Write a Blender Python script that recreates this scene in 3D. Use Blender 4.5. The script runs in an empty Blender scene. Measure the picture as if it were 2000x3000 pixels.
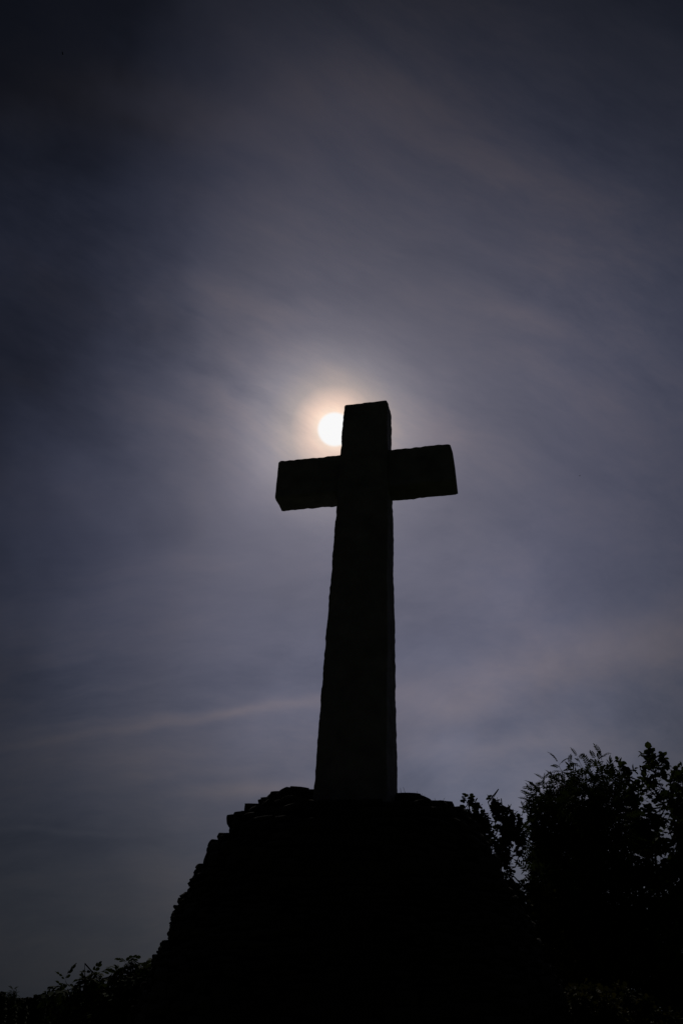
import bpy, math, random
import numpy as np
from mathutils import Vector, Matrix, noise as mnoise

sc = bpy.context.scene
COL = sc.collection
rng = np.random.default_rng(7)
random.seed(7)

# ------------------------------------------------------------------ camera
EYE = 1.6
PITCH, ROLL, FPX = math.radians(31.378), math.radians(1.128), 2343.9
cam_d = bpy.data.cameras.new("camera")
cam = bpy.data.objects.new("camera", cam_d)
COL.objects.link(cam)
cam_d.sensor_fit = 'VERTICAL'
cam_d.sensor_height = 36.0
cam_d.sensor_width = 24.0
cam_d.lens = FPX / 3000 * 36.0
cam_d.clip_start = 0.05
cam_d.clip_end = 20000
R0 = Matrix.Rotation(math.pi/2 + PITCH, 3, 'X')
CR = R0 @ Matrix.Rotation(ROLL, 3, 'Z')
cam.matrix_world = Matrix.Translation((0, 0, EYE)) @ CR.to_4x4()
sc.camera = cam

def ray(px, py):
    """world direction of a photo pixel (2000 x 3000)"""
    X, Y = px - 1000.0, py - 1500.0
    return (CR @ Vector((X, -Y, -FPX))).normalized()

def at(px, py, dist):
    """point on that ray at a horizontal distance from the eye"""
    d = ray(px, py)
    return Vector((0, 0, EYE)) + d * (dist / math.hypot(d.x, d.y))

# ------------------------------------------------------------------ sky and sun
SUN = ray(980, 1258)
SEL = math.asin(SUN.z)
SAZ = math.atan2(SUN.x, SUN.y)
EXPO = -2.0
world = bpy.data.worlds.new("World")
sc.world = world
world.use_nodes = True
nt = world.node_tree
nt.nodes.clear()
N = nt.nodes.new
Lk = nt.links.new

def nmath(op, a, b=None, c=None, clamp=False):
    n = N('ShaderNodeMath'); n.operation = op; n.use_clamp = clamp
    for i, v in enumerate((a, b, c)):
        if v is None: continue
        if isinstance(v, (int, float)): n.inputs[i].default_value = v
        else: Lk(v, n.inputs[i])
    return n.outputs[0]

def nvec(op, a, b=None):
    n = N('ShaderNodeVectorMath'); n.operation = op
    for i, v in enumerate((a, b)):
        if v is None: continue
        if isinstance(v, (tuple, list, Vector)): n.inputs[i].default_value = tuple(v)
        else: Lk(v, n.inputs[i])
    return n.outputs['Value'] if op in ('DOT_PRODUCT', 'LENGTH') else n.outputs[0]

def nramp(fac, stops, interp='LINEAR'):
    n = N('ShaderNodeValToRGB'); cr = n.color_ramp; cr.interpolation = interp
    while len(cr.elements) < len(stops): cr.elements.new(0.5)
    for e, (p, c) in zip(cr.elements, stops):
        e.position = p; e.color = (*c, 1)
    Lk(fac, n.inputs[0])
    return n.outputs[0]

def nmix(fac, a, b, blend='MIX'):
    n = N('ShaderNodeMix'); n.data_type = 'RGBA'; n.blend_type = blend; n.clamp_factor = False
    for s, v in ((n.inputs[0], fac), (n.inputs[6], a), (n.inputs[7], b)):
        if isinstance(v, (int, float)): s.default_value = v
        elif isinstance(v, tuple): s.default_value = (*v, 1)
        else: Lk(v, s)
    return n.outputs[2]

def lin(c):
    return tuple(((v/255)/12.92 if v/255 <= 0.04045 else ((v/255+0.055)/1.055)**2.4) for v in c)

tc = N('ShaderNodeTexCoord')
D = nvec('NORMALIZE', tc.outputs['Generated'])
sky = N('ShaderNodeTexSky')
sky.sky_type = 'NISHITA'; sky.sun_disc = False
sky.sun_elevation = SEL; sky.sun_rotation = SAZ
sky.air_density = 1.0; sky.dust_density = 2.0; sky.ozone_density = 1.5
cosa = nvec('DOT_PRODUCT', D, SUN)
ang = nmath('MULTIPLY', nmath('ARCCOSINE', nmath('MINIMUM', cosa, 1.0)), 180/math.pi)   # degrees from the sun
sep = N('ShaderNodeSeparateXYZ'); Lk(D, sep.inputs[0])
elev = nmath('MULTIPLY', nmath('ARCSINE', sep.outputs[2]), 180/math.pi)
# thin veil of cirrostratus: forward scattering, brightest round the sun, dim far from it
K = 2.0 ** (-EXPO)
veil_stops = [(0, (255, 238, 216)), (1.15, (255, 230, 208)), (1.6, (238, 205, 187)), (2.2, (206, 186, 174)), (2.7, (176, 163, 158)), (3.65, (148, 140, 142)),
              (4.9, (130, 126, 135)), (6.1, (118, 115, 126)), (7.3, (107, 105, 118)), (8.8, (97, 96, 110)), (13, (88, 88, 103)), (18, (80, 81, 98)), (24, (69, 71, 87)),
              (30, (59, 61, 74)), (38, (48, 50, 60)), (50, (36, 37, 44)), (70, (20, 21, 25)), (100, (11, 11, 13)), (180, (8, 8, 9))]
def veil_curve():
    a0 = [a for a, _ in veil_stops]
    out = []
    for t in np.linspace(0, 1, 31):                # position is sqrt(angle/180), so the steps are finest near the sun
        a = 180*t*t
        out.append((float(t), tuple(float(np.exp(np.interp(a, a0, [math.log(lin(c)[k]) for _, c in veil_stops])))*K for k in range(3))))
    return out
veil = nramp(nmath('SQRT', nmath('DIVIDE', ang, 180.0)), veil_curve())
# zenith darker than the air lower down
g = nramp(nmath('DIVIDE', elev, 90.0, clamp=True),
          [(0.0, (1,)*3), (0.333, (1.0,)*3), (0.444, (.95,)*3), (0.556, (.70,)*3), (0.722, (.35,)*3), (1, (.25,)*3)])
veil = nmix(1.0, veil, g, 'MULTIPLY')

# cirrus streaks, laid on a flat cloud deck overhead
den = nmath('ADD', nmath('MAXIMUM', sep.outputs[2], 0.0), 0.38)
cmb = N('ShaderNodeCombineXYZ')
Lk(nmath('DIVIDE', sep.outputs[0], den), cmb.inputs[0]); Lk(nmath('DIVIDE', sep.outputs[1], den), cmb.inputs[1])
def noise_tex(vec, scale, rot, loc, sc_, detail=6, rough=.55, dist=0.0):
    m = N('ShaderNodeMapping'); m.inputs['Rotation'].default_value = (0, 0, math.radians(rot))
    m.inputs['Scale'].default_value = sc_; m.inputs['Location'].default_value = loc
    m.vector_type = 'POINT'
    Lk(vec, m.inputs[0])
    n = N('ShaderNodeTexNoise'); n.inputs['Scale'].default_value = scale; n.inputs['Detail'].default_value = detail
    n.inputs['Roughness'].default_value = rough; n.inputs['Distortion'].default_value = dist
    Lk(m.outputs[0], n.inputs['Vector'])
    return n.outputs['Fac']
warp = N('ShaderNodeTexNoise'); warp.inputs['Scale'].default_value = 1.3; warp.inputs['Detail'].default_value = 3
Lk(cmb.outputs[0], warp.inputs['Vector'])
wv = N('ShaderNodeVectorMath'); wv.operation = 'MULTIPLY_ADD'
Lk(warp.outputs['Color'], wv.inputs[0]); wv.inputs[1].default_value = (.35, .35, 0); Lk(cmb.outputs[0], wv.inputs[2])
Q = wv.outputs[0]
s3 = noise_tex(Q, 1.3, 10, (5.0, 2.4, 0), (1, 1.6, 1), 4, .5)
def fibres(p, q, squash, scale, off, detail=10, rough=.62, wamp=.10):
    """ice fibres combed along the sky direction p -> q"""
    a1 = (ray(*q) - ray(*p)).normalized()
    w0 = N('ShaderNodeTexNoise'); w0.inputs['Scale'].default_value = 3.0; w0.inputs['Detail'].default_value = 5
    Lk(nvec('ADD', D, (off, 0, 0)), w0.inputs['Vector'])
    w1 = N('ShaderNodeVectorMath'); w1.operation = 'MULTIPLY_ADD'
    Lk(nvec('SUBTRACT', w0.outputs['Color'], (.5, .5, .5)), w1.inputs[0]); w1.inputs[1].default_value = (wamp,)*3; Lk(D, w1.inputs[2])
    P = w1.outputs[0]
    along = nvec('DOT_PRODUCT', P, a1)
    sv = N('ShaderNodeVectorMath'); sv.operation = 'SCALE'; sv.inputs[0].default_value = tuple(a1*(1 - 1/squash)); Lk(along, sv.inputs['Scale'])
    v = nvec('ADD', nvec('SUBTRACT', P, sv.outputs[0]), (off, off*.7, 0))
    n = N('ShaderNodeTexNoise'); n.inputs['Scale'].default_value = scale; n.inputs['Detail'].default_value = detail
    n.inputs['Roughness'].default_value = rough; Lk(v, n.inputs['Vector'])
    return nmath('SUBTRACT', n.outputs['Fac'], .5)
up_f = nmath('ADD', nmath('MULTIPLY', fibres((500, 400), (1500, 920), 4.5, 15, 1.7, 10, .68), 1.15), nmath('MULTIPLY', fibres((300, 400), (1600, 900), 3.0, 7, 4.1, 8, .6), .5))
lo_f = nmath('ADD', nmath('MULTIPLY', fibres((0, 2200), (930, 2090), 5.5, 16, 2.9, 10, .68), 1.0), nmath('MULTIPLY', fibres((300, 1900), (1500, 2100), 4.0, 7, 7.3, 8, .6), .6))
msk = nramp(nmath('DIVIDE', elev, 90.0, clamp=True), [(.27, (0, 0, 0)), (.42, (1, 1, 1))])
fib = N('ShaderNodeMix'); Lk(msk, fib.inputs[0]); Lk(lo_f, fib.inputs[2]); Lk(up_f, fib.inputs[3])
# the fibres come in fields with clearer air between them
fld = fibres((300, 400), (1600, 1300), 1.6, 2.6, 9.2, 3, .5, .2)
fld = nmath('ADD', nmath('MULTIPLY', fld, 2.4), .75, clamp=True)
cl = nmath('MULTIPLY', nmath('MULTIPLY', fib.outputs[0], fld), .9)
cl = nmath('ADD', cl, nmath('MULTIPLY', nmath('SUBTRACT', s3, .5), .3))

def band(p, q, width, amp, soft=1.0, centre=None, length=25.0):
    """a long cirrus streak along the great circle through two sky directions"""
    a, b = ray(*p), ray(*q)
    nrm = a.cross(b).normalized()
    dd = nvec('DOT_PRODUCT', wob, nrm)
    x = nmath('DIVIDE', dd, math.radians(width))
    gss = nmath('EXPONENT', nmath('MULTIPLY', nmath('MULTIPLY', x, x), -1.0))
    mid = (a + b).normalized() if centre is None else ray(*centre)
    aa = nmath('ARCCOSINE', nmath('MINIMUM', nvec('DOT_PRODUCT', D, mid), 1.0))
    y = nmath('DIVIDE', aa, math.radians(length))
    g2 = nmath('EXPONENT', nmath('MULTIPLY', nmath('MULTIPLY', y, y), -1.0))
    return nmath('MULTIPLY', nmath('MULTIPLY', gss, g2), amp)
def patch(p, radius, amp):
    aa = nmath('ARCCOSINE', nmath('MINIMUM', nvec('DOT_PRODUCT', wob, ray(*p)), 1.0))
    y = nmath('DIVIDE', aa, math.radians(radius))
    return nmath('MULTIPLY', nmath('EXPONENT', nmath('MULTIPLY', nmath('MULTIPLY', y, y), -1.0)), amp)
wn = N('ShaderNodeTexNoise'); wn.inputs['Scale'].default_value = 5.0; wn.inputs['Detail'].default_value = 4
Lk(D, wn.inputs['Vector'])
wm = N('ShaderNodeVectorMath'); wm.operation = 'MULTIPLY_ADD'
Lk(nvec('SUBTRACT', wn.outputs['Color'], (.5, .5, .5)), wm.inputs[0]); wm.inputs[1].default_value = (.05, .05, .05); Lk(D, wm.inputs[2])
wob = wm.outputs[0]
feats = [band((0, 2195), (930, 2050), 0.40, .24, centre=(560, 2110), length=13),
         band((0, 2424), (300, 2446), 0.22, .16, centre=(120, 2433), length=5), band((0, 2150), (700, 2080), 0.35, .10, centre=(350, 2110), length=8), band((0, 2330), (700, 2250), 0.5, .09, centre=(500, 2280), length=9),
         band((1180, 1990), (2000, 1820), 1.6, .14, centre=(1750, 1880), length=10),
         band((0, 2240), (930, 2110), 1.8, .10, centre=(600, 2150), length=14),
         band((560, 2330), (920, 2285), 0.6, .26, centre=(760, 2310), length=5),
         band((0, 2440), (420, 2475), 0.7, -.13, centre=(230, 2455), length=8),
         band((1180, 2080), (2000, 1900), 1.6, .30, centre=(1650, 1980), length=12),
         band((1180, 2200), (1900, 2200), 1.3, .22, centre=(1400, 2190), length=9),
         band((150, 300), (620, 330), 2.2, .40, centre=(380, 300), length=8),
         band((600, 150), (1500, 350), 2.0, .22, centre=(1100, 260), length=9),
         band((1250, 400), (1800, 620), 1.6, .22, centre=(1550, 520), length=8),
         band((680, 560), (900, 660), 1.0, .10, centre=(780, 600), length=5),
         band((560, 830), (960, 960), 1.0, .12, centre=(740, 900), length=6),
         band((1380, 860), (1640, 990), 1.0, .14, centre=(1500, 930), length=5),
         band((100, 1000), (500, 1180), 1.2, .12, centre=(320, 1100), length=7)]
# sky brightness with lens vignette put in: darker to the left, brighter low right
RBF = [(0, 100, -1.58), (500, 100, 0.38), (1000, 100, -0.1), (1500, 100, 0.02), (2000, 100, -0.38), (0, 800, -1.12), (500, 800, 0.48), (1000, 800, -0.13), (1500, 800, 0.22), (2000, 800, -0.11), (0, 1500, -0.99), (500, 1500, 0.36), (2000, 1500, -0.05), (0, 2200, -0.25), (500, 2200, 0.25), (1000, 2200, 0.18), (1500, 2200, 0.31), (2000, 2200, 0.26), (0, 2800, -0.38), (1000, 2800, 0.2), (1500, 2800, 0.19), (2000, 2800, 0.09)]
sky_gain = None
for (px_, py_, w_) in RBF:
    t_ = patch((px_, py_), 13, w_)
    sky_gain = t_ if sky_gain is None else nmath('ADD', sky_gain, t_)
sky_gain = nmath('EXPONENT', sky_gain)
dark_tint = nramp(sky_gain, [(0.3, (.88, .98, 1.14)), (0.8, (.97, 1.0, 1.05)), (1.0, (1, 1, 1))])  # bluer where the vignette gain darkens the sky
tot = cl
for ft in feats: tot = nmath('ADD', tot, ft)
tot = nmath('MAXIMUM', nmath('ADD', tot, 1.0), .25)
veil = nvec('SCALE', veil); veil.node.inputs['Scale'].default_value = 1; Lk(sky_gain, veil.node.inputs['Scale'])
veil = nmix(1.0, veil, nramp(nmath('MULTIPLY', tot, .5), [(0, (0, 0, 0)), (1, (2, 2, 2))]), 'MULTIPLY')
veil = nmix(1.0, veil, dark_tint, 'MULTIPLY')
# where the veil is thicker it is greyer and warmer, in its gaps the blue of the air shows
tint = nramp(nmath('MULTIPLY', tot, .5), [(0.30, (.90, .98, 1.09)), (0.5, (1.0, 1.0, 1.0)), (0.66, (1.12, .99, .86))])
veil = nmix(1.0, veil, tint, 'MULTIPLY')
hz = nramp(nmath('DIVIDE', elev, 90.0, clamp=True), [(0, (1.03, 1.05, .90)), (.12, (1.02, 1.02, .95)), (.3, (1, 1, 1))])
veil = nmix(1.0, veil, hz, 'MULTIPLY')
# aureole and the glaring sun behind the thin cloud
disc = N('ShaderNodeMapRange'); disc.interpolation_type = 'SMOOTHSTEP'
Lk(ang, disc.inputs[0]); disc.inputs[1].default_value = 1.32; disc.inputs[2].default_value = 1.06
tot_c = nmix(disc.outputs[0], veil, tuple(.96*K for _ in range(3)))
bg1 = N('ShaderNodeBackground'); Lk(sky.outputs[0], bg1.inputs[0]); bg1.inputs[1].default_value = 0.05
bg2 = N('ShaderNodeBackground'); Lk(tot_c, bg2.inputs[0]); bg2.inputs[1].default_value = 1.0
mx = N('ShaderNodeMixShader'); mx.inputs[0].default_value = 0.975
Lk(bg1.outputs[0], mx.inputs[1]); Lk(bg2.outputs[0], mx.inputs[2])
wo = N('ShaderNodeOutputWorld'); Lk(mx.outputs[0], wo.inputs[0])

sl = bpy.data.lights.new("sun", 'SUN')
sl.energy = 2.0; sl.angle = math.radians(0.6); sl.color = (1.0, .93, .82)
so = bpy.data.objects.new("sun", sl); COL.objects.link(so)
so.rotation_euler = SUN.to_track_quat('Z', 'Y').to_euler()

sc.view_settings.view_transform = 'Standard'
sc.view_settings.look = 'None'
sc.view_settings.exposure = EXPO
sc.view_settings.gamma = 1.0
sc.view_settings.use_curve_mapping = False
sc.render.engine = 'CYCLES'
sc.cycles.max_bounces = 6
sc.cycles.use_denoising = True

# ------------------------------------------------------------------ materials
def material(name, col_a, col_b, scale=8, rough=.9, bump=.4, bscale=30, transl=0.0, per_island=False, spec=.12):
    m = bpy.data.materials.new(name); m.use_nodes = True
    t = m.node_tree; b = t.nodes['Principled BSDF']
    b.inputs['Roughness'].default_value = rough
    b.inputs['Specular IOR Level'].default_value = spec
    co = t.nodes.new('ShaderNodeTexCoord')
    if per_island:
        ge = t.nodes.new('ShaderNodeNewGeometry'); fac = ge.outputs['Random Per Island']
    else:
        n = t.nodes.new('ShaderNodeTexNoise'); n.inputs['Scale'].default_value = scale; n.inputs['Detail'].default_value = 8
        n.inputs['Roughness'].default_value = .65
        t.links.new(co.outputs['Object'], n.inputs['Vector']); fac = n.outputs['Fac']
    r = t.nodes.new('ShaderNodeValToRGB')
    r.color_ramp.elements[0].color = (*col_a, 1); r.color_ramp.elements[1].color = (*col_b, 1)
    if not per_island:
        r.color_ramp.elements[0].position = .32; r.color_ramp.elements[1].position = .68
    t.links.new(fac, r.inputs[0]); t.links.new(r.outputs[0], b.inputs['Base Color'])
    if bump:
        n2 = t.nodes.new('ShaderNodeTexNoise'); n2.inputs['Scale'].default_value = bscale; n2.inputs['Detail'].default_value = 10
        n2.inputs['Roughness'].default_value = .7
        t.links.new(co.outputs['Object'], n2.inputs['Vector'])
        bp = t.nodes.new('ShaderNodeBump'); bp.inputs['Strength'].default_value = bump; bp.inputs['Distance'].default_value = .02
        t.links.new(n2.outputs['Fac'], bp.inputs['Height']); t.links.new(bp.outputs[0], b.inputs['Normal'])
    if transl:
        tr = t.nodes.new('ShaderNodeBsdfTranslucent'); mxs = t.nodes.new('ShaderNodeMixShader')
        br = t.nodes.new('ShaderNodeMix'); br.data_type = 'RGBA'; br.blend_type = 'MULTIPLY'; br.inputs[0].default_value = 1
        t.links.new(r.outputs[0], br.inputs[6]); br.inputs[7].default_value = (1.3, 1.2, .5, 1)
        t.links.new(br.outputs[2], tr.inputs[0]); mxs.inputs[0].default_value = transl
        t.links.new(b.outputs[0], mxs.inputs[1]); t.links.new(tr.outputs[0], mxs.inputs[2])
        t.links.new(mxs.outputs[0], t.nodes['Material Output'].inputs[0])
    return m

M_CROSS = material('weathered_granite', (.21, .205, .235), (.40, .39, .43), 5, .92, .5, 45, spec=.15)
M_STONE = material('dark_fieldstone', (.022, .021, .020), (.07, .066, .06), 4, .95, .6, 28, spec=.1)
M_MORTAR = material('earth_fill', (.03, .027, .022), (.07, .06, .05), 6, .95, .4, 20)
M_GROUND = material('rough_grassland', (.03, .045, .015), (.07, .075, .03), .8, .95, .5, 12)
M_BARK = material('bark', (.03, .025, .02), (.07, .06, .05), 25, .9, .6, 60)
M_LEAF_H = material('hazel_leaf', (.035, .06, .018), (.07, .10, .03), transl=.2, per_island=True, bump=0, rough=.75, spec=.05)
M_LEAF_E = material('pinnate_leaf', (.03, .05, .018), (.06, .085, .028), transl=.17, per_island=True, bump=0, rough=.75, spec=.05)
M_LEAF_S = material('small_round_leaf', (.03, .048, .016), (.06, .08, .026), transl=.17, per_island=True, bump=0, rough=.75, spec=.05)
M_LEAF_B = material('bramble_leaf', (.04, .05, .016), (.08, .075, .03), transl=.17, per_island=True, bump=0, rough=.75, spec=.05)
M_FAR = material('distant_foliage', (.02, .03, .012), (.05, .06, .022), per_island=True, bump=0, rough=.9)
M_BIRD = material('dark_feathers', (.015, .014, .014), (.03, .028, .026), 20, .8, 0)
M_MOSS = material('dry_moss', (.03, .04, .015), (.07, .075, .03), 30, .95, 0)

# ------------------------------------------------------------------ mesh helpers
class MB:
    def __init__(s): s.v = []; s.f = []; s.n = 0
    def add(s, verts, faces):
        verts = np.asarray(verts, float)
        s.v.append(verts)
        s.f.extend([tuple(int(i) + s.n for i in f) for f in faces]); s.n += len(verts)
    def tube(s, pts, rad, sides=6, cap=True):
        pts = [Vector(p) for p in pts]; V = []
        up = Vector((.31, .17, .93)).normalized()
        for i, p in enumerate(pts):
            t = (pts[min(i+1, len(pts)-1)] - pts[max(i-1, 0)]).normalized()
            a = t.cross(up)
            if a.length < 1e-3: a = t.cross(Vector((1, 0, 0)))
            a.normalize(); b = t.cross(a)
            for k in range(sides):
                w = 2*math.pi*k/sides
                V.append(tuple(p + (a*math.cos(w) + b*math.sin(w))*rad[i]))
        F = []
        for i in range(len(pts)-1):
            for k in range(sides):
                k2 = (k+1) % sides
                F.append((i*sides+k, i*sides+k2, (i+1)*sides+k2, (i+1)*sides+k))
        if cap:
            F.append(tuple(range(sides))[::-1]); F.append(tuple((len(pts)-1)*sides+k for k in range(sides)))
        s.add(V, F)
    def build(s, name, mat, parent=None, smooth=False):
        me = bpy.data.meshes.new(name)
        v = np.concatenate(s.v) if s.v else np.zeros((0, 3))
        if parent is not None: v = v - np.array(parent.location)
        me.from_pydata(v.tolist(), [], s.f)
        me.materials.append(mat)
        if smooth: me.polygons.foreach_set('use_smooth', [True]*len(me.polygons))
        me.update()
        o = bpy.data.objects.new(name, me); COL.objects.link(o)
        if parent is not None: o.parent = parent
        return o

def thing(name, label, cat, loc, group=None):
    o = bpy.data.objects.new(name, None); COL.objects.link(o)
    o.location = loc; o['label'] = label; o['category'] = cat
    if group: o['group'] = group
    o.empty_display_size = .2
    return o

# ------------------------------------------------------------------ ground: a hilltop that falls away on every side
def ground_z(x, y):
    r = math.hypot(x, y - 3)
    t = min(max((r - 14) / 260, 0), 1); t = t*t*(3 - 2*t)
    return -27*t + .05*mnoise.noise(Vector((x*.35, y*.35, 0)))*min(r/3, 1) + t*2.0*mnoise.noise(Vector((x*.004, y*.004, 3)))
gb = MB(); V = []; F = []
rs = [0, .7, 1.5, 2.4, 3.5, 5, 7, 9, 12, 16, 22, 30, 42, 60, 85, 120, 170, 230, 300, 450, 700, 1100, 1800, 3000, 6000]
SEG = 72
for r in rs:
    for k in range(SEG):
        a = 2*math.pi*k/SEG; x, y = r*math.cos(a), 3 + r*math.sin(a)
        V.append((x, y, ground_z(x, y)))
for i in range(len(rs)-1):
    for k in range(SEG):
        k2 = (k+1) % SEG; F.append((i*SEG+k, (i+1)*SEG+k, (i+1)*SEG+k2, i*SEG+k2))
gb.add(V, F)
g_o = gb.build('ground', M_GROUND, smooth=True); g_o['kind'] = 'structure'

# ------------------------------------------------------------------ the stone cross
CX, CY = 0.1419, 5.5
TH = math.radians(12.353)
U = Vector((math.cos(TH), -math.sin(TH), 0)); W = Vector((math.sin(TH), math.cos(TH), 0))
ZB, ZT = 1.1375 + EYE, 4.3843 + EYE
def cw(u, v, z):
    t = (z - ZB)/(ZT - ZB)
    return Vector((CX, CY, 0)) + U*(u + .0769*t) + W*v + Vector((0, 0, z))

def rough_box(fn, nu, nv, nz, amp, edge, chips=()):
    """fn(a,b,c) in [-1,1]^3 -> point; surface grid with worn edges and noise"""
    V = {}; verts = []; faces = []
    def idx(i, j, k):
        key = (i, j, k)
        if key in V: return V[key]
        a, b, c = 2*i/nu - 1, 2*j/nv - 1, 2*k/nz - 1
        p = fn(a, b, c)
        ctr = fn(0, 0, c) if nz >= max(nu, nv) else fn(a, 0, 0)
        on = sum((i in (0, nu), j in (0, nv), k in (0, nz)))
        out = (p - ctr)
        if out.length > 0: out.normalize()
        q = p*9.0; q2 = p*26.0; q3 = p*2.2
        d = amp*(mnoise.noise(q)*.9 + mnoise.noise(q2)*.75 + mnoise.noise(q3)*1.0)
        if on >= 2:
            d -= edge*(0.6 + .9*abs(mnoise.noise(p*16)))
            if on == 3: d -= edge*.8
            d -= .05*max(0.0, mnoise.noise(p*4.3 + Vector((7, 3, 1))) - .42)
        p = p + out*d
        V[key] = len(verts); verts.append(tuple(p)); return V[key]
    for i in range(nu):
        for j in range(nv):
            faces.append((idx(i, j, 0), idx(i, j+1, 0), idx(i+1, j+1, 0), idx(i+1, j, 0)))
            faces.append((idx(i, j, nz), idx(i+1, j, nz), idx(i+1, j+1, nz), idx(i, j+1, nz)))
    for i in range(nu):
        for k in range(nz):
            faces.append((idx(i, 0, k), idx(i+1, 0, k), idx(i+1, 0, k+1), idx(i, 0, k+1)))
            faces.append((idx(i, nv, k), idx(i, nv, k+1), idx(i+1, nv, k+1), idx(i+1, nv, k)))
    for j in range(nv):
        for k in range(nz):
            faces.append((idx(0, j, k), idx(0, j, k+1), idx(0, j+1, k+1), idx(0, j+1, k)))
            faces.append((idx(nu, j, k), idx(nu, j+1, k), idx(nu, j+1, k+1), idx(nu, j, k+1)))
    return verts, faces

cross = thing('stone_cross', 'tall rough-hewn grey stone cross standing on the cairn with the sun behind its head', 'cross', (CX, CY, ZB - .25))
def f_shaft(a, b, c):
    z0 = ZB - .30; z = z0 + (ZT - z0)*(c + 1)/2
    t = (z - ZB)/(ZT - ZB)
    w = .2318 + (.1823 - .2318)*t; d = .243 + (.113 - .243)*t
    w += .012 if a < 0 else .004
    return cw(a*w, b*d, z)
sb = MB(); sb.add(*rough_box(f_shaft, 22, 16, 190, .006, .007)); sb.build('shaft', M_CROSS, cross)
def f_arm(a, b, c):
    u = -.7253 + (.7253 + .7145)*(a + 1)/2
    z = EYE + 3.4928 + (3.8641 - 3.4928)*(c + 1)/2
    e = max(0.0, a)**10
    u += e*(.022*(1-c)/2 - .016*max(0, c-.5)/.5) - .010*max(0.0, -a)**10
    return cw(u, b*.1122 - .0043, z)
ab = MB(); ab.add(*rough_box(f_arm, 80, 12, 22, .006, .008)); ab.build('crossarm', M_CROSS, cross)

# ------------------------------------------------------------------ the cairn
LEFT = [(918, 2315), (893, 2317), (859, 2309), (836, 2313), (816, 2324), (802, 2332), (765, 2343), (763, 2362), (729, 2363), (727, 2382),
        (698, 2386), (681, 2393), (672, 2400), (668, 2447), (630, 2458), (608, 2464), (597, 2528), (576, 2538), (577, 2549), (558, 2586),
        (557, 2602), (534, 2616), (521, 2646), (520, 2653), (508, 2656), (497, 2688), (490, 2720), (498, 2740), (484, 2744), (463, 2776), (450, 2790),
        (447, 2810), (430, 2850), (405, 2930)]
RIGHT = [(1163, 2324), (1199, 2328), (1226, 2334), (1251, 2351), (1298, 2353), (1316, 2359), (1321, 2368), (1344, 2378), (1385, 2411),
         (1424, 2464), (1433, 2495), (1460, 2548), (1494, 2604), (1540, 2680), (1586, 2791), (1631, 2855), (1655, 2932)]
def plane_pt(px, py):
    d = ray(px, py); k = CY/d.y
    return d.x*k, d.z*k + EYE
def prof(pts, sgn):
    out = []
    for p in pts:
        x, z = plane_pt(*p); r = sgn*(x - CX)
        r = CY*math.sin(math.atan(r/CY))
        out.append((z, max(r, .05)))
    z, r = out[-1]
    out += [(z*.5, r + .22*(z/1.6)), (-.3, r + .5*(z/1.6))]
    out.sort(); return np.array(out)
PL, PR = prof(LEFT, -1), prof(RIGHT, 1)
ZTOP = min(PL[:, 0].max(), PR[:, 0].max())
def rad(z, ph):
    l = np.interp(z, PL[:, 0], PL[:, 1]); r = np.interp(z, PR[:, 0], PR[:, 1])
    k = (1 + math.cos(ph))/2
    return l*(1-k) + r*k
def settle(p):
    """the side towards the path has slumped a little"""
    zr = min(max((p[2] - .6)/1.6, 0), 1)
    return (p[0], p[1], p[2] - .215*max(0, CY - p[1])*zr)

G = []
for i in range(5):
    for j in range(5):
        for k in range(5):
            if 0 in (i, j, k) or 4 in (i, j, k): G.append((i/2-1, j/2-1, k/2-1))
G = np.array(G)
key = {tuple(np.round(g*2).astype(int)+2): n for n, g in enumerate(G)}
GF = []
for ax in range(3):
    o1, o2 = [a for a in range(3) if a != ax]
    for side in (0, 4):
        for a in range(4):
            for b in range(4):
                q = []
                for (da, db) in ((0, 0), (1, 0), (1, 1), (0, 1)):
                    c = [0, 0, 0]; c[ax] = side; c[o1] = a+da; c[o2] = b+db; q.append(key[tuple(c)])
                if (side == 4) == (ax != 1): pass
                else: q = q[::-1]
                GF.append(tuple(q))
def rock(size, R, loc, rough=.10, rnd=None):
    """one irregular slab: a worn block with its own skew, taper and dents"""
    P = G.copy()
    rr = rnd if rnd is not None else rng.uniform(.22, .48)
    n = np.maximum(np.linalg.norm(P, axis=1, keepdims=True), 1e-6)
    P = P*(1-rr) + P/n*1.25*rr
    corner = rng.uniform(-rough*1.8, rough*1.8, (2, 2, 2, 3))
    w = (G + 1)/2
    for a in (0, 1):
        for b in (0, 1):
            for c in (0, 1):
                k = (w[:, 0] if a else 1-w[:, 0])*(w[:, 1] if b else 1-w[:, 1])*(w[:, 2] if c else 1-w[:, 2])
                P = P + k[:, None]*corner[a, b, c]
    P = P + rng.normal(0, rough*.22, P.shape)
    P = P*np.array(size)/2
    return P @ np.array(R).T + np.array(loc), GF

cairn = thing('stone_cairn', 'big dark mound of piled fieldstones that carries the cross', 'cairn', (CX, CY, 0))
# packed core under the facing stones
kb = MB(); V = []; F = []; zs = np.linspace(-.2, ZTOP-.05, 34); SG = 56
for z in zs:
    for k in range(SG):
        ph = 2*math.pi*k/SG; r = max(rad(z, ph) - .07, .05) * (1 + .02*mnoise.noise(Vector((math.cos(ph)*3, math.sin(ph)*3, z*3))))
        V.append(settle((CX + r*math.cos(ph), CY + r*math.sin(ph), z)))
for i in range(len(zs)-1):
    for k in range(SG):
        k2 = (k+1) % SG; F.append((i*SG+k, i*SG+k2, (i+1)*SG+k2, (i+1)*SG+k))
F.append(tuple((len(zs)-1)*SG+k for k in range(SG)))
kb.add(V, F); kb.build('earth_core', M_MORTAR, cairn)
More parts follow.
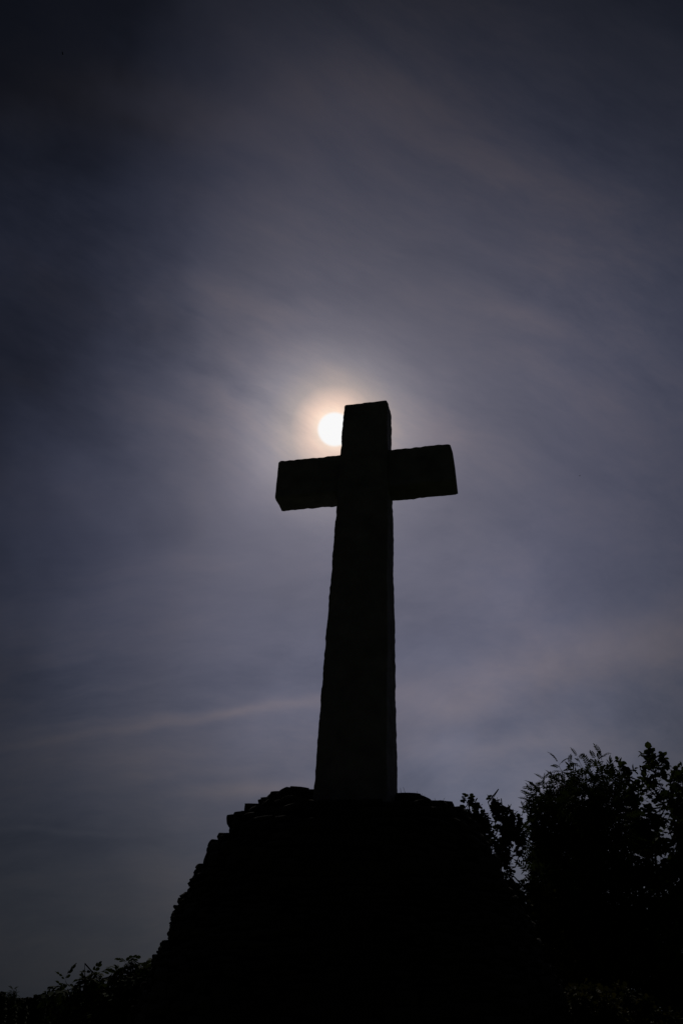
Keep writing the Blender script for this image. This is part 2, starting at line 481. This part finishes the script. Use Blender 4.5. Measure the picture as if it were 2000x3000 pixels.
# courses of facing stones; course heights follow the ledges seen on the left edge
ys = [2343, 2362, 2385, 2399, 2423, 2447, 2461, 2490, 2530, 2549, 2563, 2577, 2590, 2602, 2616, 2632, 2655, 2670, 2688, 2700, 2720, 2741, 2758, 2775, 2790, 2805, 2840, 2875, 2905, 2932]
bz = [plane_pt(600, y)[1] for y in ys]
z = bz[-1]
while z > -.05:
    z -= rng.uniform(.07, .15); bz.append(z)
mb = MB()
for i in range(len(bz)-1):
    z1, z0 = bz[i], bz[i+1]; h = z1 - z0
    ph = rng.uniform(0, 1)
    end = ph + 2*math.pi
    while ph < end - .02:
        zz = (z0+z1)/2
        r = rad(z0 + .35*h, ph)
        ln = min(rng.uniform(1.3, 3.6)*max(h, .06), .45)
        ln = max(ln, .08)
        dph = ln/max(r, .2)
        a = ph + dph/2
        r = rad(z0 + .35*h, a) + rng.normal(0, .009)
        dep = rng.uniform(.16, .30)
        rgt = (1 + math.cos(a))/2
        nv = Vector((math.cos(a), math.sin(a), 0)); tv = Vector((-math.sin(a), math.cos(a), 0))
        M = Matrix((nv, tv, Vector((0, 0, 1)))).transposed()
        M = M @ Matrix.Rotation(rng.normal(0, .05), 3, 'Y') @ Matrix.Rotation(rng.normal(0, .05), 3, 'X') @ Matrix.Rotation(rng.normal(0, .08), 3, 'Z')
        p = settle((CX + nv.x*(r - dep/2), CY + nv.y*(r - dep/2), zz + rng.normal(0, .004)))
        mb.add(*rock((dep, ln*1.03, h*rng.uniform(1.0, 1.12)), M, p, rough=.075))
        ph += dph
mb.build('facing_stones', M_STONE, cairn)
# loose slabs over the crown of the mound
cap = 0
def cap_stone(px, py, dy, size, yaw=0, tilt=0, rnd=None, rough=.1):
    global cap
    d = ray(px, py); k = (CY + dy)/d.y
    p = Vector((d.x*k, d.y*k, EYE + d.z*k - size[2]/2))
    M = Matrix.Rotation(yaw, 3, 'Z') @ Matrix.Rotation(tilt, 3, 'Y')
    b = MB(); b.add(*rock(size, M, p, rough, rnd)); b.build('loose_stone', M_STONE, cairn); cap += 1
cap_stone(876, 2309, 0, (.13, .12, .035), .2, .10)
cap_stone(846, 2313, .02, (.10, .14, .04), .5, -.02)
cap_stone(905, 2319, .0, (.14, .2, .05), .1, -.03)
cap_stone(822, 2325, .0, (.11, .16, .05), -.2, -.05)
cap_stone(860, 2327, -.12, (.22, .2, .09), .3, 0)
cap_stone(812, 2335, -.02, (.17, .22, .08), .2, 0, .45)
cap_stone(790, 2342, .03, (.12, .18, .06), .1, -.12)
cap_stone(770, 2345, .0, (.05, .12, .045), .1, -.3)
cap_stone(747, 2363, .0, (.12, .22, .055), .0, -.01, .05, .05)
cap_stone(720, 2384, -.03, (.14, .2, .05), .1, -.1)
cap_stone(698, 2395, .0, (.12, .22, .055), .0, -.08)
cap_stone(830, 2362, -.25, (.16, .1, .03), .2, .02)
cap_stone(1196, 2329, .0, (.16, .2, .07), -.1, .06, .5)
cap_stone(1228, 2338, .0, (.13, .2, .07), .1, .38, .5)
cap_stone(1275, 2353, .0, (.16, .22, .08), .1, .04, .45)
cap_stone(1306, 2357, .0, (.09, .16, .07), .1, .12, .45)
cap_stone(1340, 2382, .0, (.13, .2, .08), .1, .35, .5)
cap_stone(1366, 2407, .0, (.15, .2, .08), .1, .45, .5)
cap_stone(1396, 2440, .0, (.16, .2, .10), .1, .75, .5)
for i in range(14):
    px = rng.uniform(760, 1330); 
    lo = np.interp(px, [760, 920, 1160, 1330], [2362, 2336, 2336, 2385])
    cap_stone(px, lo + rng.uniform(10, 45), rng.uniform(-.45, -.15), (rng.uniform(.1, .2), rng.uniform(.1, .2), rng.uniform(.04, .08)), rng.uniform(0, 3), rng.normal(0, .08))
# dry moss and a few blades on the weathered right shoulder
gm = MB()
for i in range(240):
    px = rng.uniform(1170, 1470)
    py = np.interp(px, [q[0] for q in RIGHT], [q[1] for q in RIGHT]) + 6
    d = ray(px, py); k = (CY + rng.uniform(-.12, .12))/d.y
    p = Vector((d.x*k, d.y*k, EYE + d.z*k - .015))
    L = rng.uniform(.012, .035) if rng.random() < .93 else rng.uniform(.05, .08)
    q = p + Vector((rng.normal(0, .3), rng.normal(0, .3), 1)).normalized()*L
    w = Vector((.0022, .001, 0))
    gm.add([p-w, p+w, q + w*.4, q - w*.4], [(0, 1, 2, 3)])
gmo = gm.build('dry_grass', M_MOSS, cairn); gmo['kind'] = 'stuff'

# ------------------------------------------------------------------ leaves and shrubs
def leaf_tpl(kind):
    if kind == 'round':      # broad hazel-like leaf, unit length along +x, +z up, folded on the midrib
        s = [(0, 0, 0), (.10, .26, .06), (.38, .46, .10), (.72, .38, .05), (1.0, 0, -.10)]
    elif kind == 'small':
        s = [(0, 0, 0), (.18, .30, .05), (.55, .50, .07), (.88, .34, .02), (1.0, 0, -.05)]
    else:                    # narrow leaflet
        s = [(0, 0, 0), (.22, .15, .03), (.52, .19, .03), (.8, .10, 0), (1.0, 0, -.08)]
    l = [p for p in s]; r = [(p[0], -p[1], p[2]) for p in s[1:4]]
    V = np.array(l + r); F = [(0, 4, 3, 2, 1), (0, 5, 6, 7, 4)]
    return V, F
def pinnate_tpl(pairs=5, kind='narrow', k=1.0):
    """whole compound leaf of unit length: curved rachis with paired leaflets and one at the tip"""
    lv, lf = leaf_tpl(kind); lv = lv*np.array([k, .75*k if kind == 'small' else k, k]); V = []; F = []; n = 0
    def rach(t): return np.array([t, 0, .10*math.sin(t*2.2) - .28*t*t])
    for i in range(pairs):
        t = .25 + .62*i/(pairs-1); L = .36 - .07*abs(i - pairs*.45)/pairs*2
        for sgn in (1, -1):
            a = sgn*math.radians(62 - 14*i/pairs); c, s = math.cos(a), math.sin(a)
            R = np.array([[c, -s, 0], [s, c, 0], [0, 0, 1]]); q = (lv*L) @ R.T
            q[:, 2] -= .28*np.abs(q[:, 1]); V.append(q + rach(t)); F += [tuple(x+n for x in f) for f in lf]; n += 8
    q = lv*.34; q[:, 2] -= .5*q[:, 0]; V.append(q + rach(.95)); F += [tuple(x+n for x in f) for f in lf]; n += 8
    ts = np.linspace(0, .97, 5); st = []
    for t in ts: r = rach(t); st += [r + [0, .012, 0], r - [0, .012, 0]]
    V.append(np.array(st)); F += [(n+2*i, n+2*i+1, n+2*i+3, n+2*i+2) for i in range(4)]
    return np.concatenate(V), F
TPL = {'round': leaf_tpl('round'), 'small': leaf_tpl('small'), 'pinnate': pinnate_tpl(5), 'elder': pinnate_tpl(3, 'small', 1.15), 'narrow': leaf_tpl('narrow')}
AREA = {'round': .62, 'small': .70, 'pinnate': .45, 'elder': .6, 'narrow': .28}

class Crown:
    """collects leaf transforms, then makes one mesh"""
    def __init__(s, kind, size): s.kind, s.size, s.T = kind, size, []
    def leaf(s, p, d, droop=.5, sc_=1.0):
        d = Vector(d); d.z -= droop; 
        if d.length < 1e-4: d = Vector((1, 0, -.2))
        d.normalize()
        side = d.cross(Vector((rng.normal(0, .35), rng.normal(0, .35), 1)))
        if side.length < 1e-3: side = Vector((0, 1, 0))
        side.normalize(); up = side.cross(d)
        L = s.size*sc_*rng.uniform(.65, 1.2)
        s.T.append((np.array([d, side, up])*L, np.array(p)))
    def build(s, mat, parent, name='crown'):
        V, F = TPL[s.kind]; nv = len(V); n = len(s.T)
        A = np.array([t[0] for t in s.T]); B = np.array([t[1] for t in s.T])
        P = (np.einsum('vk,nkj->nvj', V, A) + B[:, None, :]).reshape(-1, 3) - np.array(parent.location)
        me = bpy.data.meshes.new(name)
        lens = np.array([len(f) for f in F]); loops = np.concatenate([np.array(f) for f in F])
        allloops = (loops[None, :] + (np.arange(n)*nv)[:, None]).ravel()
        alll = np.tile(lens, n); starts = np.concatenate([[0], np.cumsum(alll)[:-1]])
        me.vertices.add(len(P)); me.vertices.foreach_set('co', P.ravel())
        me.loops.add(len(allloops)); me.loops.foreach_set('vertex_index', allloops)
        me.polygons.add(len(alll)); me.polygons.foreach_set('loop_start', starts); me.polygons.foreach_set('loop_total', alll)
        me.update(calc_edges=True); me.materials.append(mat)
        o = bpy.data.objects.new(name, me); COL.objects.link(o); o.parent = parent
        return o

def shoot(cr, wood, p0, p1, r0, n, droop, spread, start=.25, sc_=1.0):
    """a leafy twig from p0 to p1 with alternate leaves"""
    p0, p1 = Vector(p0), Vector(p1); ax = p1 - p0
    mid = p0 + ax*.5 + Vector(rng.normal(0, .06, 3))*ax.length
    pts = [p0, mid, p1]
    wood.tube(pts, [r0, r0*.75, r0*.4], 3, cap=False)
    a = ax.normalized(); s1_ = a.cross(Vector((.2, .1, 1))); 
    if s1_.length < 1e-3: s1_ = Vector((1, 0, 0))
    s1_.normalize(); s2_ = a.cross(s1_)
    for i in range(n):
        t = start + (1-start)*(i+.5)/n
        p = (p0*(1-t) + mid*t)*(1-t) + (mid*(1-t) + p1*t)*t
        w = i*2.4 + rng.uniform(-.5, .5)
        out = (s1_*math.cos(w) + s2_*math.sin(w))*spread + a*.55
        cr.leaf(p, out, droop, sc_)
    cr.leaf(p1, a*1.2 + Vector(rng.normal(0, .2, 3)), droop*.6, sc_*.9)

def shrub(name, label, cat, root_px, dist, kind, size, mat, blobs, cov=3.0, droop=.5, spread=1.0, per=6, depth=.6,
          tips=(), group=None, up=.35, limb=.03, crown_name='crown', stems=3, twig=.0035):
    base = at(root_px, 2930, dist); base.z = ground_z(base.x, base.y)
    t = thing(name, label, cat, base, group)
    wood = MB(); cr = Crown(kind, size)
    la = AREA[kind]*size*size
    roots = [base + Vector((rng.normal(0, .10), rng.normal(0, .10), 0)) for _ in range(stems)]
    tops = []
    for i, (px, py, rp) in enumerate(blobs):
        dd = dist + rng.uniform(-depth, depth)*min(1, rp/40)
        c = at(px, py, dd); sl_ = (c - Vector((0, 0, EYE))).length; Rb = rp*sl_/FPX
        tops.append((c, Rb))
        nl = cov*(1 + 1.8*min(max((rp-12)/30, 0), 1))*math.pi*Rb*Rb/la; ns = max(2, int(nl/per))
        for k in range(ns):
            v = Vector(rng.normal(0, 1, 3)); v.normalize()
            rr = Rb*rng.uniform(.35, 1.0)**.6
            e = c + v*rr
            s0 = c + v*(rr*rng.uniform(-.1, .35)) - Vector((0, 0, Rb*up))
            shoot(cr, wood, s0, e, twig, per, droop, spread, .1)
    for (tx, ty, bx, by) in tips:
        dd = dist + rng.uniform(-.2, .2)
        shoot(cr, wood, at(bx, by, dd), at(tx, ty, dd), twig*.8, 5 if kind not in ('pinnate', 'elder') else 3, droop*.6, spread*.7, .45, .8)
    # limbs: every clump hangs on a limb that rises from one of the stems
    for i, (c, Rb) in enumerate(tops):
        r_ = roots[i % stems]
        # join the nearest lower clump centre when there is one, else the root
        best = None
        for j, (c2, R2) in enumerate(tops):
            if c2.z < c.z - .05:
                dd = (c2 - c).length
                if dd < .75 and (best is None or dd < best[0]): best = (dd, c2)
        a = best[1] if best else r_
        rad0 = .004 + .012*min(Rb/.2, 1) if best else limb*.6
        m1 = a*.66 + c*.34 + Vector(rng.normal(0, .05, 3)); m2 = a*.33 + c*.67 + Vector(rng.normal(0, .05, 3))
        wood.tube([a, m1, m2, c], [rad0*(1 if best else 1.4), rad0, rad0*.8, rad0*.5], 5)
    cr.build(mat, t, crown_name)
    wood.build('branches', M_BARK, t)
    return t

# round-leaved tree leaning over the right shoulder of the cairn
A_bl = [(1362, 2339, 9), (1378, 2345, 11), (1390, 2352, 11), (1398, 2364, 13), (1356, 2375, 14), (1374, 2385, 16), (1392, 2392, 18), (1412, 2398, 20),
        (1418, 2420, 20), (1432, 2440, 15), (1400, 2415, 15), (1428, 2465, 10),
        (1440, 2344, 10), (1450, 2352, 11), (1458, 2366, 12), (1474, 2368, 9), (1436, 2369, 9), (1452, 2378, 14), (1468, 2388, 18), (1476, 2372, 8),
        (1496, 2372, 8), (1500, 2388, 14), (1513, 2400, 12), (1486, 2404, 18), (1492, 2420, 22), (1514, 2418, 12), (1524, 2432, 12), (1530, 2450, 12),
        (1510, 2440, 16), (1476, 2430, 16), (1470, 2452, 18), (1456, 2430, 10), (1488, 2450, 15), (1520, 2462, 12), (1465, 2475, 18), (1482, 2480, 14),
        (1448, 2462, 12), (1470, 2500, 15), (1484, 2506, 12), (1460, 2490, 14), (1526, 2480, 10), (1518, 2492, 7), (1478, 2525, 14), (1490, 2540, 11),
        (1465, 2530, 14), (1524, 2502, 6), (1485, 2560, 14), (1500, 2590, 15), (1505, 2640, 18)]
shrub('hawthorn_tree', 'wind-bent tree with clumps of tiny round leaves behind the right shoulder of the cairn', 'tree', 1560, 7.3,
      'small', .038, M_LEAF_S, A_bl, cov=5.0, droop=.2, per=5, depth=.35, up=.1, limb=.04, stems=1)
# brownish low brush under it
E_bl = [(1482, 2585, 14), (1500, 2600, 18), (1530, 2603, 14), (1552, 2585, 12), (1566, 2555, 9), (1555, 2610, 28), (1515, 2625, 30), (1545, 2665, 35), (1530, 2720, 40), (1590, 2640, 38),
        (1590, 2720, 50), (1575, 2790, 50), (1640, 2820, 55), (1650, 2900, 50), (1600, 2870, 50), (1640, 2970, 60)]
shrub('scrubby_bush', 'low brownish small-leaved bush between the cairn and the big tree', 'bush', 1600, 6.9, 'small', .040, M_LEAF_B, E_bl,
      cov=3.4, droop=.3, per=6, depth=.4, up=.4, stems=4)
# the big feathery tree
B_bl = [(1602, 2322, 24), (1628, 2312, 26), (1662, 2300, 28), (1700, 2294, 28), (1738, 2292, 28), (1770, 2284, 28), (1795, 2290, 24), (1572, 2342, 15), (1560, 2330, 9),
        (1590, 2362, 25), (1572, 2400, 14), (1580, 2400, 28), (1560, 2420, 10), (1570, 2440, 18), (1560, 2465, 10), (1577, 2480, 22), (1572, 2510, 18), (1566, 2535, 12),
        (1640, 2355, 50), (1710, 2350, 55), (1775, 2345, 50), (1620, 2420, 55), (1690, 2420, 65), (1770, 2420, 60), (1605, 2500, 55), (1680, 2510, 70),
        (1765, 2510, 70), (1600, 2580, 50), (1670, 2600, 75), (1770, 2610, 75), (1640, 2690, 80), (1740, 2710, 85), (1670, 2800, 85), (1780, 2810, 90), (1720, 2890, 80), (1810, 2900, 80), (1860, 2760, 80)]
B_tip = [(1636, 2238, 1655, 2280), (1668, 2240, 1675, 2280), (1690, 2219, 1705, 2275), (1742, 2226, 1756, 2268), (1760, 2213, 1772, 2262), (1724, 2249, 1735, 2280),
         (1560, 2308, 1575, 2345), (1536, 2370, 1552, 2400), (1552, 2378, 1560, 2405), (1592, 2284, 1612, 2310), (1620, 2280, 1632, 2305), (1548, 2344, 1570, 2350), (1785, 2250, 1785, 2285)]
shrub('feathery_tree', 'large dense tree of feathery leaves with thin shoots sticking up from its crown', 'tree', 1690, 8.0, 'pinnate', .135, M_LEAF_E, B_bl,
      cov=3.6, droop=.25, per=4, depth=.7, tips=B_tip, up=.3, limb=.06, stems=3)
# hazels
C_bl = [(1896, 2192, 7), (1902, 2204, 12), (1886, 2210, 10), (1905, 2218, 13), (1936, 2216, 11), (1942, 2228, 13), (1925, 2230, 16), (1900, 2235, 18), (1945, 2240, 8), (1918, 2250, 18), (1815, 2228, 9), (1812, 2245, 14),
        (1850, 2255, 11), (1874, 2250, 14), (1838, 2262, 10), (1875, 2280, 16), (1905, 2278, 20), (1938, 2265, 9), (1925, 2295, 16), (1850, 2290, 16), (1830, 2280, 16),
        (1845, 2320, 26), (1890, 2315, 22), (1925, 2325, 20), (1825, 2340, 26), (1865, 2350, 26), (1935, 2350, 20), (1905, 2370, 20), (1845, 2390, 34), (1895, 2410, 36),
        (1930, 2400, 22), (1860, 2450, 45), (1920, 2460, 40), (1850, 2530, 55), (1920, 2550, 55), (1870, 2640, 65), (1940, 2660, 60), (1890, 2760, 70), (1920, 2860, 70)]
shrub('hazel_tree', 'broad-leaved hazel with one tall leafy spire, standing behind the feathery tree', 'tree', 1890, 8.6, 'round', .062, M_LEAF_H, C_bl,
      cov=1.9, droop=.45, per=4, depth=.5, up=.5, limb=.035, stems=4, group='hazels at the right')
D_bl = [(1978, 2256, 10), (1996, 2258, 12), (1988, 2270, 14), (2012, 2270, 16), (1972, 2282, 11), (1985, 2290, 18), (2010, 2300, 25), (1962, 2290, 10), (1962, 2312, 18), (1985, 2330, 22),
        (1968, 2345, 20), (2010, 2345, 28), (1990, 2375, 28), (1975, 2400, 12), (2010, 2420, 35), (1990, 2450, 32), (2020, 2500, 50), (1980, 2520, 45), (2010, 2600, 60), (1990, 2700, 70), (2020, 2800, 80), (1970, 2880, 70), (2010, 2960, 80)]
shrub('hazel_tree', 'broad-leaved hazel cut off by the right edge, beside the one with the spire', 'tree', 2010, 7.6, 'round', .058, M_LEAF_H, D_bl,
      cov=2.2, droop=.45, per=4, depth=.5, up=.5, limb=.035, stems=3, group='hazels at the right')
# brambles at the foot
F_bl = [(1668, 2900, 18), (1700, 2895, 22), (1735, 2905, 22), (1700, 2940, 40), (1770, 2910, 24), (1805, 2905, 22), (1780, 2960, 45), (1840, 2925, 26), (1880, 2950, 30), (1860, 2990, 45), (1930, 2965, 26),
        (1975, 2990, 30), (1680, 2990, 45), (1760, 3030, 60), (1880, 3050, 60), (1980, 3060, 60)]
shrub('bramble_thicket', 'tangled pale-edged brambles in the bottom right corner, below the trees', 'bramble', 1800, 5.2, 'small', .028, M_LEAF_B, F_bl,
      cov=2.6, droop=.4, per=6, depth=.4, up=.4, limb=.02, stems=6)
# elder bush at the left foot of the cairn
L_bl = [(182, 2896, 10), (200, 2888, 14), (200, 2910, 16), (225, 2890, 16), (250, 2885, 18), (232, 2912, 22), (272, 2892, 16), (300, 2858, 16), (292, 2850, 9), (318, 2868, 18), (338, 2862, 16), (300, 2890, 22),
        (356, 2848, 14), (372, 2826, 13), (386, 2822, 12), (398, 2838, 16), (420, 2825, 15), (436, 2816, 11), (380, 2862, 24), (412, 2856, 26), (440, 2850, 25), (345, 2895, 30), (390, 2905, 36), (270, 2925, 30),
        (320, 2940, 35), (380, 2960, 40), (440, 2920, 40), (215, 2940, 26), (260, 2975, 40), (180, 2975, 30), (330, 3010, 60)]
L_bl = [(x, y + (9 if x < 310 else 3), r) for x, y, r in L_bl]
shrub('elder_bush', 'leafy bush of drooping compound leaves at the left foot of the cairn', 'bush', 330, 6.6, 'elder', .11, M_LEAF_E, L_bl,
      cov=3.6, droop=1.0, per=3, depth=.4, tips=[(168, 2898, 190, 2905), (192, 2874, 205, 2890), (270, 2864, 262, 2885), (174, 2924, 195, 2928)], up=.3, limb=.03, stems=4)
shrub('young_sapling', 'thin sapling with a small umbrella of leaves above the far treeline', 'sapling', 45, 16.0, 'pinnate', .085, M_LEAF_E,
      [(32, 2907, 4), (41, 2903, 4), (50, 2910, 4), (42, 2915, 3), (44, 2930, 4), (50, 2950, 5)], cov=1.6, droop=.5, per=3, depth=.1, up=.2, limb=.02, stems=1)

# ------------------------------------------------------------------ far trees on the lower ground
def far_tree(px, top, wpx, shape, label, dist):
    d = ray(px, top); k = dist/math.hypot(d.x, d.y)
    topz = EYE + d.z*k; x, y = d.x*k, d.y*k
    gz = ground_z(x, y); H = topz - gz; R = wpx*dist/FPX/2*1.15
    t = thing('distant_tree', label, 'tree', (x, y, gz), 'distant trees along the horizon')
    tb = MB(); tb.tube([(x, y, gz-.3), (x, y, gz + H*.5), (x, y, gz + H*.85)], [H*.03, H*.02, H*.006], 6)
    tb.build('trunk', M_BARK, t)
    cr = Crown('small', max(.8, H*.045))
    for i in range(3500):
        h = rng.uniform(0, 1)**.8
        if shape == 'cone': rr = R*(1.03 - h)**.8
        else: rr = R*math.sqrt(max(0, 1 - (2*h - 1)**2))*.98 + .05
        a = rng.uniform(0, 2*math.pi); q = rr*math.sqrt(rng.uniform(.15, 1))*(1 + .25*mnoise.noise(Vector((math.cos(a)*2, math.sin(a)*2 + px, h*5))))
        z = gz + H*(.10 + .90*h)
        cr.leaf((x + q*math.cos(a), y + q*math.sin(a), z), (math.cos(a), math.sin(a), .1), .3)
    cr.build(M_FAR, t)
FT = [(0, 2905, 36, 'dome', 'distant round tree, tallest on the left edge of the horizon', 330), (28, 2921, 40, 'dome', 'distant low round tree under the sapling', 380),
      (62, 2924, 34, 'dome', 'distant low tree just right of the sapling', 400), (86, 2922, 32, 'dome', 'distant rounded tree midway along the far treeline', 420),
      (111, 2915, 16, 'cone', 'distant narrow conifer, left of two close together', 350), (130, 2913, 15, 'cone', 'distant narrow conifer, right and taller of two close together', 350),
      (153, 2928, 32, 'dome', 'distant low round tree next to the elder bush', 400), (185, 2936, 40, 'dome', 'distant tree seen through the edge of the elder bush', 430),
      (120, 2926, 36, 'dome', 'distant broad tree behind the two conifers', 450)]
for (px, top, w, s, lab, di) in FT: far_tree(px, top, w, s, lab, di)

# ------------------------------------------------------------------ birds
def bird(px, py, dist, span, bank, label):
    c = at(px, py, dist)
    t = thing('flying_bird', label, 'bird', c, 'birds in the sky')
    b = MB()
    body = [(-.5, 0, 0), (-.30, 0, .0), (0, 0, .01), (.25, 0, .01), (.40, 0, .0)]
    q = Matrix.Rotation(bank, 3, 'Y') @ Matrix.Rotation(.5, 3, 'Z')
    P = [c + q @ (Vector(p)*span*.5) for p in body]
    b.tube(P, [span*.02, span*.05, span*.075, span*.06, span*.012], 8)
    for s in (1, -1):
        w = [(.18, 0, .03), (.12, s*.45, .16), (-.12, s*1.0, .10), (-.10, s*.42, .13), (-.18, 0, .02)]
        top = [c + q @ (Vector(p)*span*.5) for p in w]; bot = [c + q @ ((Vector(p) - Vector((0, 0, .03)))*span*.5) for p in w]
        n = len(w); b.add(top + bot, [tuple(range(n)), tuple(range(2*n-1, n-1, -1))] + [(i, (i+1) % n, n + (i+1) % n, n+i) for i in range(n)])
    b.build('body', M_BIRD, t)
bird(1697, 1394, 60, .24, .4, 'tiny dark bird in the open sky right of the cross arm')
bird(184, 157, 60, .85, 1.2, 'small dark speck shaped as a bird, high in the top left corner of the sky')  # blurred dust-like speck, given a bird's shape
